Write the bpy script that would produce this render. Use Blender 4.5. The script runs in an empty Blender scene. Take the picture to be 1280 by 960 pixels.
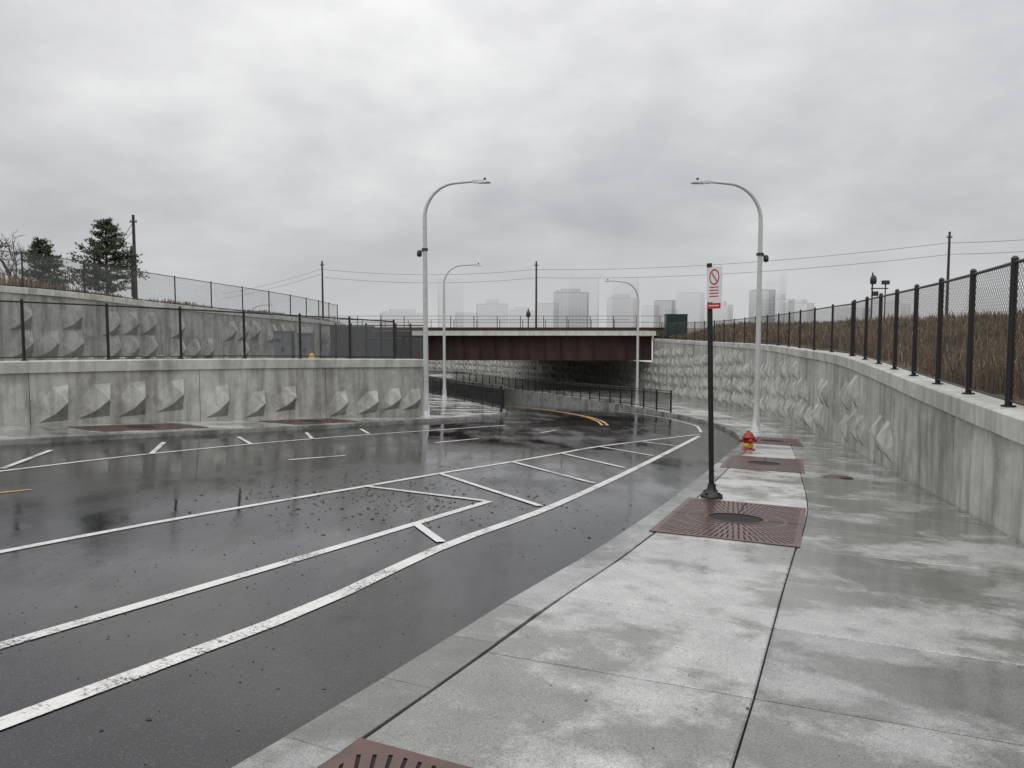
import bpy, math, random
from mathutils import Vector
R=random.Random(7)
sc=bpy.context.scene
sc.view_settings.view_transform='Standard'
try: sc.view_settings.look='None'
except Exception: pass
sc.view_settings.exposure=0

# ------------------------------------------------------------------ terrain
def H(x,y):
    t=.058*y+.0375*x
    if t>4.2: t=4.2+.8*(1-math.exp(-(t-4.2)/.8))
    if t<-1: t=-1
    return -1.6-t
def sst(a,b,v):
    u=max(0,min(1,(v-a)/(b-a))); return u*u*(3-2*u)
def HR(x,y):            # carriageway dips below the footways towards the underpass
    return H(x,y)-.10-1.1*sst(32,76,y)

# ------------------------------------------------------------------ mesh builder
class MB:
    def __init__(s): s.v=[];s.f=[];s.m=[];s.t=[];s.uv={};s.sm=[]
    def face(s,pts,m=0,tone=.5,uv=None,sm=False):
        i=len(s.v); s.v+= [tuple(p) for p in pts]
        s.f.append(tuple(range(i,i+len(pts)))); s.m.append(m); s.t.append(tone); s.sm.append(sm)
        if uv: s.uv[len(s.f)-1]=uv
    def shared(s,verts,faces,m=0,tone=.5,sm=False):
        i=len(s.v); s.v+=[tuple(p) for p in verts]
        for f in faces:
            s.f.append(tuple(i+k for k in f)); s.m.append(m); s.t.append(tone); s.sm.append(sm)
    def hexa(s,a,b,m=0,tone=.5):   # a: bottom 4 pts, b: top 4 pts
        s.shared(list(a)+list(b),[(3,2,1,0),(4,5,6,7),(0,1,5,4),(1,2,6,5),(2,3,7,6),(3,0,4,7)],m,tone)
    def box(s,c,size,m=0,ang=0,tone=.5):
        cx,cy,cz=c; dx,dy,dz=[q/2 for q in size]; ca,sa=math.cos(ang),math.sin(ang)
        P=[(cx+x*ca-y*sa,cy+x*sa+y*ca) for x,y in((-dx,-dy),(dx,-dy),(dx,dy),(-dx,dy))]
        s.hexa([(x,y,cz-dz) for x,y in P],[(x,y,cz+dz) for x,y in P],m,tone)
    def tube(s,path,rad,m=0,n=8,caps=True,sm=True,tone=.5):
        path=[Vector(p) for p in path]
        if not isinstance(rad,(list,tuple)): rad=[rad]*len(path)
        vs=[];fs=[]
        up=None
        for i,p in enumerate(path):
            d=(path[min(i+1,len(path)-1)]-path[max(i-1,0)])
            if d.length<1e-9: d=Vector((0,0,1))
            d.normalize()
            if up is None:
                up=Vector((1,0,0)) if abs(d.x)<.7 else Vector((0,1,0))
            a=(up-d*up.dot(d))
            if a.length<1e-4: a=d.orthogonal()
            a.normalize(); up=a; b=d.cross(a)
            for k in range(n):
                q=2*math.pi*k/n
                vs.append(p+(a*math.cos(q)+b*math.sin(q))*rad[i])
        for i in range(len(path)-1):
            for k in range(n):
                fs.append((i*n+k,i*n+(k+1)%n,(i+1)*n+(k+1)%n,(i+1)*n+k))
        s.shared(vs,fs,m,tone,sm)
        if caps:
            s.shared([vs[k] for k in range(n)][::-1],[tuple(range(n))],m,tone)
            s.shared([vs[-n+k] for k in range(n)],[tuple(range(n))],m,tone)
    def lathe(s,c,prof,m=0,n=20):   # prof: (r,z)
        s.tube([(c[0],c[1],c[2]+z) for r,z in prof],[max(r,1e-4) for r,z in prof],m,n)
    def build(s,name,mats,origin=None):
        me=bpy.data.meshes.new(name)
        o=Vector(origin) if origin else Vector((0,0,0))
        me.from_pydata([tuple(Vector(v)-o) for v in s.v],[],s.f)
        me.polygons.foreach_set('material_index',s.m)
        me.polygons.foreach_set('use_smooth',s.sm)
        at=me.attributes.new('tone','FLOAT','FACE'); at.data.foreach_set('value',s.t)
        if s.uv:
            ul=me.uv_layers.new(name='UVMap')
            for fi,uv in s.uv.items():
                p=me.polygons[fi]
                for k,li in enumerate(p.loop_indices): ul.data[li].uv=uv[k]
        for m in mats: me.materials.append(m)
        me.validate(); me.update()
        ob=bpy.data.objects.new(name,me); ob.location=o
        sc.collection.objects.link(ob); return ob

# ------------------------------------------------------------------ polylines
def catmull(P,n=6):
    out=[]
    P=[tuple(p) for p in P]
    for i in range(len(P)-1):
        p0=P[max(i-1,0)];p1=P[i];p2=P[i+1];p3=P[min(i+2,len(P)-1)]
        for k in range(n):
            t=k/n
            out.append(tuple(.5*((2*b)+(-a+c)*t+(2*a-5*b+4*c-d)*t*t+(-a+3*b-3*c+d)*t**3) for a,b,c,d in zip(p0,p1,p2,p3)))
    out.append(P[-1]); return out
def cum(P):
    L=[0]
    for a,b in zip(P,P[1:]): L.append(L[-1]+math.hypot(b[0]-a[0],b[1]-a[1]))
    return L
def at(P,L,s):
    s=max(0,min(L[-1],s))
    lo=0
    for i in range(len(L)-1):
        if L[i+1]>=s: lo=i;break
    t=(s-L[lo])/max(1e-9,L[lo+1]-L[lo])
    return tuple(a+(b-a)*t for a,b in zip(P[lo],P[lo+1]))
def resample(P,n=None,step=None):
    L=cum(P)
    if step: n=max(2,int(round(L[-1]/step))+1)
    return [at(P,L,L[-1]*i/(n-1)) for i in range(n)]
def normals(P):
    out=[]
    for i in range(len(P)):
        a=P[max(i-1,0)];b=P[min(i+1,len(P)-1)]
        dx,dy=b[0]-a[0],b[1]-a[1];l=math.hypot(dx,dy) or 1
        out.append((dy/l,-dx/l))   # right-hand normal
    return out
def offs(P,d):
    return [(p[0]+n[0]*d,p[1]+n[1]*d)+tuple(p[2:]) for p,n in zip(P,normals(P))]

# ------------------------------------------------------------------ materials
def newmat(name):
    m=bpy.data.materials.new(name); m.use_nodes=True
    nt=m.node_tree; b=nt.nodes['Principled BSDF']; return m,nt,b
def N(nt,t,**kw):
    n=nt.nodes.new(t)
    for k,v in kw.items():
        if hasattr(n,k) and k not in n.inputs: setattr(n,k,v)
        else: n.inputs[k].default_value=v
    return n
def noise(nt,scale,detail=4,rough=.55,vec=None,sc3=None):
    n=N(nt,'ShaderNodeTexNoise'); n.inputs['Scale'].default_value=scale
    n.inputs['Detail'].default_value=detail; n.inputs['Roughness'].default_value=rough
    if vec is None:
        vec=N(nt,'ShaderNodeTexCoord').outputs['Object']
    if sc3:
        mp=N(nt,'ShaderNodeMapping'); mp.inputs['Scale'].default_value=sc3
        nt.links.new(vec,mp.inputs['Vector']); vec=mp.outputs['Vector']
    nt.links.new(vec,n.inputs['Vector']); return n.outputs['Fac']
def ramp(nt,fac,stops):
    r=N(nt,'ShaderNodeValToRGB'); e=r.color_ramp.elements
    while len(e)<len(stops): e.new(.5)
    for i,(p,c) in enumerate(stops):
        e[i].position=p
        if isinstance(c,(int,float)): c=(c,c,c)
        e[i].color=tuple(c)+(1,)
    nt.links.new(fac,r.inputs[0]); return r.outputs[0]
def math_(nt,op,a,b=None,c=None):
    n=N(nt,'ShaderNodeMath'); n.operation=op
    for i,x in enumerate((a,b,c)):
        if x is None: continue
        if isinstance(x,(int,float)): n.inputs[i].default_value=x
        else: nt.links.new(x,n.inputs[i])
    return n.outputs[0]
def mixc(nt,fac,a,b,mode='MIX'):
    n=N(nt,'ShaderNodeMix'); n.data_type='RGBA'; n.blend_type=mode
    for s,x in ((0,fac),(6,a),(7,b)):
        if isinstance(x,(int,float)): n.inputs[s].default_value=x if s==0 else (x,x,x,1)
        elif isinstance(x,tuple): n.inputs[s].default_value=x+(1,)
        else: nt.links.new(x,n.inputs[s])
    return n.outputs[2]
def bump(nt,b,fac,strength,dist=.01):
    n=N(nt,'ShaderNodeBump'); n.inputs['Strength'].default_value=strength; n.inputs['Distance'].default_value=dist
    nt.links.new(fac,n.inputs['Height']); nt.links.new(n.outputs[0],b.inputs['Normal'])
def simple(name,col,rough=.5,metal=0,var=.25,scale=8,bmp=0):
    m,nt,b=newmat(name)
    f=noise(nt,scale,3)
    c=ramp(nt,f,[(.25,tuple(q*(1-var) for q in col)),(.75,tuple(min(1,q*(1+var)) for q in col))])
    nt.links.new(c,b.inputs['Base Color']); b.inputs['Roughness'].default_value=rough; b.inputs['Metallic'].default_value=metal
    if bmp: bump(nt,b,noise(nt,scale*6,4),bmp)
    return m
def tone(nt):
    n=N(nt,'ShaderNodeAttribute'); n.attribute_name='tone'; return n.outputs['Fac']

def m_asphalt():
    m,nt,b=newmat('wet_asphalt')
    big=noise(nt,.30,4,.6); mid=noise(nt,2.2,4,.6); fine=noise(nt,95,2,.6); streak=noise(nt,.7,5,.65,sc3=(2.2,.6,1))
    c=ramp(nt,mid,[(.3,(.009,.0085,.0115)),(.7,(.018,.0168,.0205))])
    c=mixc(nt,.5,c,ramp(nt,fine,[(.35,.005),(.58,.022),(.66,.11)]))
    nt.links.new(c,b.inputs['Base Color'])
    w=math_(nt,'MULTIPLY_ADD',big,.55,math_(nt,'MULTIPLY',streak,.45))
    r=ramp(nt,w,[(.43,.02),(.49,.06),(.55,.14),(.65,.27)])
    nt.links.new(r,b.inputs['Roughness'])
    sp=ramp(nt,w,[(.42,.40),(.6,.22)]); nt.links.new(sp,b.inputs['Specular IOR Level'])
    bs=ramp(nt,w,[(.42,.03),(.60,.32)])
    h=math_(nt,'MULTIPLY',math_(nt,'ADD',math_(nt,'MULTIPLY',fine,.7),math_(nt,'MULTIPLY',noise(nt,7,2),.8)),bs)
    bump(nt,b,h,.55,.008)
    return m
def m_pave(name,lo,hi,tint=(1,1,.965),wet=True):
    m,nt,b=newmat(name)
    big=noise(nt,.85,6,.68); mid=noise(nt,4,5,.6); fine=noise(nt,110,2,.6)
    brush=noise(nt,22,2,.5,sc3=(.5,6,1))
    c1=ramp(nt,mid,[(.25,tuple(lo*q for q in tint)),(.75,tuple(hi*q for q in tint))])
    t=math_(nt,'MULTIPLY_ADD',tone(nt),.5,.75)
    c1=mixc(nt,1,c1,t,'MULTIPLY')
    wsrc=math_(nt,'SUBTRACT',big,math_(nt,'MULTIPLY',math_(nt,'SUBTRACT',tone(nt),.5),.10))
    wetf=ramp(nt,wsrc,[(.45,0),(.54,1)])
    c2=mixc(nt,1,c1,(.50,.50,.475),'MULTIPLY')
    c=mixc(nt,wetf,c1,c2)
    c=mixc(nt,1,c,ramp(nt,fine,[(.3,.45),(.5,.95),(.75,1.28)]),'MULTIPLY')
    nt.links.new(c,b.inputs['Base Color'])
    if wet:
        r=ramp(nt,wsrc,[(.38,.34),(.48,.16),(.55,.045)])
        nt.links.new(r,b.inputs['Roughness']); b.inputs['Specular IOR Level'].default_value=.62
    else: b.inputs['Roughness'].default_value=.7
    h=math_(nt,'ADD',math_(nt,'MULTIPLY',fine,.5),math_(nt,'MULTIPLY',brush,.5))
    bump(nt,b,h,.14,.005)
    return m
def m_wall(name,lo,hi,stain=.6):
    m,nt,b=newmat(name)
    a=noise(nt,.9,5,.68); st=noise(nt,3.0,5,.65,sc3=(1,1,.12)); fine=noise(nt,60,3,.6); bl=noise(nt,2.6,5,.7)
    c=ramp(nt,bl,[(.28,(lo,lo,lo*.92)),(.55,((lo+hi)/2,)*2+((lo+hi)/2*.93,)),(.78,(hi,hi*.995,hi*.93))])
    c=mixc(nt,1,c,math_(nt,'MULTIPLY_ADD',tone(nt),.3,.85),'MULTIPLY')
    c=mixc(nt,stain,c,ramp(nt,st,[(.38,(.45,.44,.40)),(.55,1.0)]),'MULTIPLY')
    c=mixc(nt,stain,c,ramp(nt,a,[(.36,(.55,.54,.51)),(.52,1.0),(.75,1.1)]),'MULTIPLY')
    c=mixc(nt,1,c,ramp(nt,fine,[(.3,.82),(.7,1.08)]),'MULTIPLY')
    nt.links.new(c,b.inputs['Base Color']); b.inputs['Roughness'].default_value=.65
    bump(nt,b,math_(nt,'ADD',fine,math_(nt,'MULTIPLY',bl,.8)),.3,.01)
    return m
def m_chain(name,col,cell=.06,w=.085):
    m,nt,b=newmat(name)
    uv=N(nt,'ShaderNodeUVMap').outputs[0]
    s=N(nt,'ShaderNodeSeparateXYZ'); nt.links.new(uv,s.inputs[0])
    x=math_(nt,'DIVIDE',s.outputs[0],cell); y=math_(nt,'DIVIDE',s.outputs[1],cell)
    def line(v):
        f=math_(nt,'FRACT',v); return math_(nt,'LESS_THAN',math_(nt,'ABSOLUTE',math_(nt,'SUBTRACT',f,.5)),w)
    k=math_(nt,'MAXIMUM',line(math_(nt,'ADD',x,y)),line(math_(nt,'SUBTRACT',x,y)))
    nt.links.new(k,b.inputs['Alpha']); b.inputs['Base Color'].default_value=col+(1,)
    b.inputs['Roughness'].default_value=.45
    return m
def m_rust():
    m,nt,b=newmat('weathering_steel')
    st=noise(nt,1.2,6,.65,sc3=(1,1,.25)); fi=noise(nt,14,5)
    c=ramp(nt,st,[(.3,(.022,.011,.009)),(.5,(.046,.021,.015)),(.7,(.08,.034,.022))])
    c=mixc(nt,.5,c,ramp(nt,fi,[(.3,.5),(.7,1.0)]),'MULTIPLY')
    nt.links.new(c,b.inputs['Base Color']); b.inputs['Roughness'].default_value=.7; return m
def m_paint(name,col,wear=.60):
    m,nt,b=newmat(name)
    f=noise(nt,45,5,.7); g=noise(nt,2.2,4,.65)
    w=math_(nt,'MULTIPLY_ADD',f,.55,math_(nt,'MULTIPLY',g,.45))
    c=ramp(nt,w,[(.25,tuple(q*.9 for q in col)),(.48,tuple(q*.88 for q in col)),(.6,tuple(q*.5 for q in col))])
    nt.links.new(c,b.inputs['Base Color']); b.inputs['Roughness'].default_value=.3
    a=ramp(nt,w,[(wear-.05,1.0),(wear+.01,0.15)]); nt.links.new(a,b.inputs['Alpha'])
    bump(nt,b,f,.2,.004)
    return m
def m_grass():
    m,nt,b=newmat('dry_grass_blades')
    t=tone(nt); p=noise(nt,.5,3)
    c=ramp(nt,t,[(0,(.07,.05,.03)),(.4,(.165,.118,.068)),(.75,(.28,.21,.125)),(1,(.39,.32,.21))])
    c=mixc(nt,1,c,ramp(nt,p,[(.38,(.62,.62,.62)),(.6,(1.1,1.06,1.0))]),'MULTIPLY')
    nt.links.new(c,b.inputs['Base Color']); b.inputs['Roughness'].default_value=.8; return m
def m_soil():
    m,nt,b=newmat('dry_ground')
    f=noise(nt,1.3,6,.65)
    c=ramp(nt,f,[(.3,(.09,.065,.038)),(.55,(.19,.14,.075)),(.75,(.13,.12,.06))])
    nt.links.new(c,b.inputs['Base Color']); b.inputs['Roughness'].default_value=.95; bump(nt,b,noise(nt,12,5),.6,.05); return m
def m_needles():
    m,nt,b=newmat('pine_needles')
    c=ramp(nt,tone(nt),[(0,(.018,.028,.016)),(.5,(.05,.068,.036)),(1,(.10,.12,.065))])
    nt.links.new(c,b.inputs['Base Color']); b.inputs['Roughness'].default_value=.7; return m

ASPH=m_asphalt(); PAVE=m_pave('wet_concrete_paving',.32,.49); KERB=m_pave('kerb_concrete',.22,.38)
WALL=m_wall('cast_concrete',.39,.62,.68); WALL2=m_wall('old_cast_concrete',.31,.50,.7); CAP=m_wall('concrete_coping',.46,.66,.5)
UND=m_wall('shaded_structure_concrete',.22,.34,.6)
DARK=simple('dark_joint',(.035,.034,.032),.9)
BLACK=simple('black_coated_steel',(.010,.010,.011),.4)
CHB=m_chain('black_chain_link',(.012,.012,.012),cell=.085,w=.105); CHG=m_chain('galvanised_chain_link',(.17,.175,.18),w=.075)
GALV=simple('galvanised_steel',(.42,.43,.44),.45,.3,.12)
LAMPM=simple('lamp_grey_paint',(.50,.51,.50),.4,.1,.1)
LENS=simple('lamp_lens',(.6,.6,.58),.2)
RUST=m_rust(); WHITE=m_paint('white_road_paint',(.74,.73,.70)); YEL=m_paint('yellow_road_paint',(.70,.40,.07))
SOIL=m_soil(); GRASS=m_grass(); NEED=m_needles(); BARK=simple('bark',(.06,.045,.035),.9,0,.4)
WOOD=simple('weathered_pole_wood',(.05,.042,.038),.9,0,.3)
RED=simple('hydrant_red',(.26,.012,.010),.3,0,.25,20); YELP=simple('hydrant_yellow',(.6,.38,.05),.35)
GREEN=simple('dark_green_paint',(.008,.030,.025),.4); GREYBOX=simple('grey_cabinet_paint',(.13,.135,.14),.5)
SIGNW=simple('sign_white',(.75,.75,.75),.4,0,.05); SIGNR=simple('sign_red',(.50,.03,.03),.4,0,.05)
STONE=simple('road_debris',(.022,.017,.013),.6,0,.5,30); LEAF=simple('dead_leaf',(.10,.055,.028),.6,0,.5,30)
DECK=m_wall('deck_edge_concrete',.6,.75,.3); CDARK=simple('dark_steel',(.03,.028,.027),.6)

# ------------------------------------------------------------------ road and footway lines (metres, viewer at origin)
Rk=catmull([(-4.2,-3.5),(-2.55,0),(-1.1,2.98),(-.53,4.23),(0,5.45),(.73,7.01),(1.95,9.9),(3.3,13.34),(4.7,17),(6.04,20.6),(7.2,25.5),(7.7,31),(7.4,37),(5.5,52),(.8,75),(-6,95),(-16,115)])
Lk=catmull([(-20,-2),(-15,6),(-12,10.5),(-9.5,14.5),(-7.8,17.2),(-4.7,21.9),(-2.9,25.4),(-1.0,28.7),(-.3,31.5),(-.7,36),(-5,52),(-12,72),(-22,90),(-34,105)])
Wr=catmull([(2.7,-4,-1.0),(3.5,0,-1.0),(4.4,4,-1.0),(5.4,8.1,-.955),(6.7,12.7,-.91),(9.0,21.3,-.75),(10.5,28.5,-.77),(12.5,39.4,-.82),(13.7,55,-.95),(13.4,74.6,-1.0)])
Wu=catmull([(13.4,74.6,-3.3),(9,90,-3.3),(2,105,-3.3),(-8,118,-3.3),(-25,130,-3.3),(-50,136,-3.3)])
Wl=catmull([(-24,2,-.62),(-17,10.8,-.66),(-11.4,17.3,-.74),(-7.3,22.2,-.87),(-3.1,27.2,-1.08)])
Wl2=[(-3.1,27.2,-1.12),(-3.6,31,-1.65),(-5.8,42,-2.3),(-9.5,56,-3.1),(-16,74.6,-3.3)]
Wup=catmull([(-50,2,2.6),(-36,20,2.4),(-24.2,37,2.0),(-20.5,45.5,1.47),(-17,57,.93),(-16,65,.66),(-15.8,74.6,.4)])

# --- ground: one object (banks, plateau, far land, cutting floor)
g=MB()
def strip(mb,rows,m=0):
    n=len(rows[0]); vs=[p for r in rows for p in r]; fs=[]
    for i in range(len(rows)-1):
        for k in range(n-1):
            a=i*n+k; fs.append((a,a+1,a+n+1,a+n))
    mb.shared(vs,fs,m,.5,True)
def bank_r(p,n,d):
    zt=p[2]-.05
    return (p[0]+n[0]*d,p[1]+n[1]*d,zt+1.0*sst(.5,8,d)*(.75+.25*sst(8,30,p[1]))+.12*math.sin(p[1]*.7+d))
WrG=resample(Wr,step=1.2); nn=normals(WrG)
rows=[]
for p,n in zip(WrG,nn):
    r=[(p[0]+n[0]*.3,p[1]+n[1]*.3,p[2]-.06)]
    r+=[bank_r(p,n,d) for d in (1,2,3.5,5.5,8,12,20)]
    r+=[(p[0]+n[0]*d,p[1]+(n[1]*20 if d>20 else n[1]*d),-.6) for d in (60,)]
    r+=[(3000,p[1]*1.0+(p[1]-30)*20,-1.4)]
    rows.append(r)
strip(g,rows)
WuG=resample(Wup,step=2); nn=normals(WuG)
rows=[]
for p,n in zip(WuG,nn):
    r=[(p[0]-n[0]*d,p[1]-n[1]*d,p[2]-.03+.03*d+.1*math.sin(p[1]*.5+d)) for d in (.25,1.5,4,9,18,40)]
    r+=[(-3000,p[1]+(p[1]-40)*15,-1.4)]
    rows.append(r)
strip(g,rows)
g.face([(-3500,134,-1.5),(3500,134,-1.5),(3500,6000,-1.5),(-3500,6000,-1.5)])
g.face([(-200,-60,-8.6),(200,-60,-8.6),(200,134,-8.6),(-200,134,-8.6)])
g.face([(-3500,-400,-3.2),(3500,-400,-3.2),(3500,-4.5,-3.2),(-3500,-4.5,-3.2)])
g.face([(13.6,103.5,-1.4),(500,103.5,-1.4),(500,134,-1.4),(13.6,134,-1.4)])
g.face([(-500,103.5,-1.4),(-52,103.5,-1.4),(-52,134,-1.4),(-500,134,-1.4)])
g.build('ground',[SOIL])

# --- carriageway
n=170
A=resample(Lk,n); B=resample(offs(Rk,.12),n)
mb=MB(); rows=[]
for p,q in zip(A,B):
    row=[]
    for k in range(13):
        t=k/12; x=p[0]-.1+(q[0]-p[0]+.1)*t; y=p[1]+(q[1]-p[1])*t
        row.append((x,y,HR(x,y)))
    rows.append(row)
strip(mb,rows); mb.build('road',[ASPH])

# --- road markings
mk=MB()
def line(P,w,m=0,step=.8,lift=.006):
    P=resample(P,step=step); nn=normals(P)
    vs=[];fs=[]
    for p,n_ in zip(P,nn):
        for s in(-.5,.5):
            x=p[0]+n_[0]*w*s;y=p[1]+n_[1]*w*s; vs.append((x,y,HR(x,y)+lift))
    for i in range(len(P)-1): fs.append((2*i,2*i+1,2*i+3,2*i+2))
    mk.shared(vs,fs,m)
L1=catmull([(-7.3,0),(-5.7,3.6),(-4.38,6.62),(-3.5,8.5),(-2.1,11.1),(-1.2,12.8),(0,14.9),(1.06,16.9),(2.3,19.2),(5.9,24.5)])
L3=catmull([(-4.1,0),(-2.33,3.5),(-1.98,4.2),(-1.38,5.45),(-.64,7.5),(.53,10),(2.44,14.9),(5.7,23.7)])
L2=catmull([(-5.1,0),(-2.97,4.45),(-1.8,6.9),(-.3,10.2)])
line(L1,.10);line(L3,.13);line(L2,.11)
for a,b_ in [((-2.1,11.1),(-.35,10.2)),((-1.2,12.8),(.36,9.96)),((0,14.9),(1.3,12.3)),((1.06,16.9),(2.1,14.6)),((2.1,18.9),(3.1,17.1)),((3.5,20.8),(4.2,19.8)),((-1.06,8.5),(-.70,7.62))]:
    line([a,b_],.10,lift=.010)
LB=catmull([(-9.8,2),(-8.4,8),(-7.4,11.3),(-6.5,14.1),(-4.6,18.2),(-1.8,22.8),(-.2,25.4)])
line(LB,.09)
for a,b_ in [((-8.3,14),(-7.55,11.5)),((-7.2,16.1),(-6.5,14.0)),((-6.3,17.9),(-5.45,16.3)),((-5.2,19.7),(-4.65,18.1)),((-4.2,21.6),(-3.7,20.1)),((-8.9,11),(-8.3,8.6))]:
    line([a,b_],.09,lift=.010)
for a,b_ in [((-4,13.9),(-3.2,14.9)),((-1.8,18.3),(-.85,19.9)),((.85,22.7),(1.35,24.0))]: line([a,b_],.08)
line([(-6.6,8.9),(-6.08,9.8)],.06,1)
yc=catmull([(3.25,27.3),(3.35,29.5),(3.2,32),(2.6,35.5),(1.0,43),(-1.8,55)])
line(offs(yc,-.1),.1,1);line(offs(yc,.1),.1,1)
line([(6.2,25.5),(6.9,29),(6.8,34),(5.6,44)],.1);line([(-1.0,34),(-2.6,44)],.1)
mk.build('road_markings',[WHITE,YEL])

# --- footways: real slabs with open joints over a dark bed
pv=MB()
def hit(P,o,d):
    best=None
    for i in range(len(P)-1):
        a=P[i];b_=P[i+1]; ex,ey=b_[0]-a[0],b_[1]-a[1]
        den=d[0]*ey-d[1]*ex
        if abs(den)<1e-9: continue
        t=((a[0]-o[0])*ey-(a[1]-o[1])*ex)/den; u=((a[0]-o[0])*d[1]-(a[1]-o[1])*d[0])/den
        if -1e-6<=u<=1+1e-6 and t>0 and (best is None or t<best[0]):
            best=(t,(o[0]+d[0]*t,o[1]+d[1]*t))
    return best and best[1]
def slab(c,m=0,gap=.009,tn=.5,lift=0,th=.1):
    cx=sum(p[0] for p in c)/len(c);cy=sum(p[1] for p in c)/len(c)
    q=[]
    for i,p in enumerate(c):
        a=c[i-1];b_=c[(i+1)%len(c)]
        v1=Vector((a[0]-p[0],a[1]-p[1]));v2=Vector((b_[0]-p[0],b_[1]-p[1]))
        if v1.length<1e-5 or v2.length<1e-5: q.append(p);continue
        v1.normalize();v2.normalize(); s=v1+v2
        q.append((p[0]+s.x*gap,p[1]+s.y*gap))
    top=[(x,y,H(x,y)+lift) for x,y in q]
    k=len(q)
    q2=[]
    for (x,y,z) in top:
        q2.append((x+(cx-x)*.012,y+(cy-y)*.012,z+.005))
    pv.shared(top+q2,[tuple(range(k,2*k))]+[(i,(i+1)%k,k+(i+1)%k,k+i) for i in range(k)],m,tn)
    pv.shared([(x,y,z-th) for x,y,z in top]+top,[(i,(i+1)%k,k+(i+1)%k,k+i) for i in range(k)],m,tn)
Ki=offs(Rk,.30)
Jp=catmull([(-3.0,-6),(-.55,0),(.94,3.12),(1.27,3.96),(1.8,5.22),(2.54,6.98),(3.71,9.69),(4.85,12.95),(6.99,19.4),(8.9,26),(9.9,32),(10.2,40),(9.6,52),(6.5,72),(0,92),(-12,112)])
Wall_in=[(p[0],p[1]) for p in Wr+Wu]
KL=cum(Ki)
best=min(range(2000),key=lambda i:math.hypot(at(Ki,KL,i*.01)[0]+.16,at(Ki,KL,i*.01)[1]-4.36))*.01
ss=[];s=best-1.3*8
while s<KL[-1]-2:
    if s>0: ss.append(s)
    s+=1.3
rows=[]
for s in ss:
    p=at(Ki,KL,s)[:2]; q=at(Ki,KL,s+.1)[:2]; q0=at(Ki,KL,s-.1)[:2]
    dx,dy=q[0]-q0[0],q[1]-q0[1];l=math.hypot(dx,dy); nx,ny=dy/l,-dx/l
    ny=ny+.05; l=math.hypot(nx,ny);nx/=l;ny/=l
    j=hit(Jp,p,(nx,ny)); w=hit(Wall_in,p,(nx,ny))
    rows.append((p,j,w,(nx,ny)))
for i in range(len(rows)-1):
    a,b_=rows[i],rows[i+1]
    if not(a[1] and b_[1] and a[2] and b_[2]): continue
    slab([a[0],a[1],b_[1],b_[0]],0,tn=R.uniform(.45,1.0),gap=.0055)
    slab([a[1],a[2],b_[2],b_[1]],0,tn=R.uniform(.0,.5),gap=.0055)
k1=resample(Rk,step=.75);k2=offs(k1,.29)
for i in range(len(k1)-1):
    gp=.004 if i%4==0 else .0
    slab([k1[i][:2],k2[i][:2],k2[i+1][:2],k1[i+1][:2]],1,gap=.0005+gp,tn=.45+.2*math.sin(i//4*2.3),th=.12)
for i in range(len(k1)-1):
    a=k1[i];b_=k1[i+1]
    pv.face([(a[0],a[1],HR(*a[:2])-.1),(b_[0],b_[1],HR(*b_[:2])-.1),(b_[0],b_[1],H(*b_[:2])+.0),(a[0],a[1],H(*a[:2])+.0)],1,.8)
bl=resample(Ki,90); br=resample([(p[0]+.1,p[1]) for p in Wall_in],90)
strip(pv,[[(p[0]+(q[0]-p[0])*t,p[1]+(q[1]-p[1])*t,H(p[0]+(q[0]-p[0])*t,p[1]+(q[1]-p[1])*t)-.035) for t in (0,.25,.5,.75,1)] for p,q in zip(bl,br)],2)
Lin=offs(Lk,-.28)
l1=resample(Lk,step=.9); l2=offs(l1,-.28)
for i in range(len(l1)-1):
    slab([l2[i][:2],l1[i][:2],l1[i+1][:2],l2[i+1][:2]],1,gap=.002,tn=.5)
    a=l1[i];b_=l1[i+1]
    pv.face([(b_[0],b_[1],HR(*b_[:2])-.1),(a[0],a[1],HR(*a[:2])-.1),(a[0],a[1],H(*a[:2])),(b_[0],b_[1],H(*b_[:2]))],1,.8)
WLL=[(p[0],p[1]) for p in Wl+Wl2[1:]]
LL=cum(Lin); s=.5; prev=None
while s<LL[-1]-1:
    p=at(Lin,LL,s)[:2];q=at(Lin,LL,s+.1)[:2];q0=at(Lin,LL,s-.1)[:2]
    dx,dy=q[0]-q0[0],q[1]-q0[1];l=math.hypot(dx,dy);d=(-dy/l,dx/l)
    w=hit(WLL,p,d)
    if w and math.hypot(w[0]-p[0],w[1]-p[1])>14: w=None
    cur=(p,w) if w else None
    if cur and prev: slab([prev[1],prev[0],cur[0],cur[1]],0,tn=R.uniform(.2,.8))
    prev=cur; s+=1.5
a=resample(Lin,120); b_=resample(WLL,120)
strip(pv,[[(q[0]-.2+(p[0]-q[0]+.2)*t,q[1]+(p[1]-q[1])*t,H(q[0]+(p[0]-q[0])*t,q[1]+(p[1]-q[1])*t)-.03) for t in (0,.5,1)] for p,q in zip(a,b_)],0)
pv.build('pavement',[PAVE,KERB,DARK])

yd=MB()
strip(yd,[[(p[0]-.4,p[1]+.2,min(-1.35-.018*p[1],zz-.35)),((p[0]+q[0])/2,(p[1]+q[1])/2,-1.4-.02*(p[1]+q[1])/2),(q[0]-.5,q[1],-1.45-.018*q[1])] for p,q,zz in zip(resample(WLL,40),resample([(p[0],p[1]) for p in Wup],40),[p[2] for p in resample(Wl+Wl2[1:],40)])],0)
yd.build('yard_pavement',[KERB])

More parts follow.
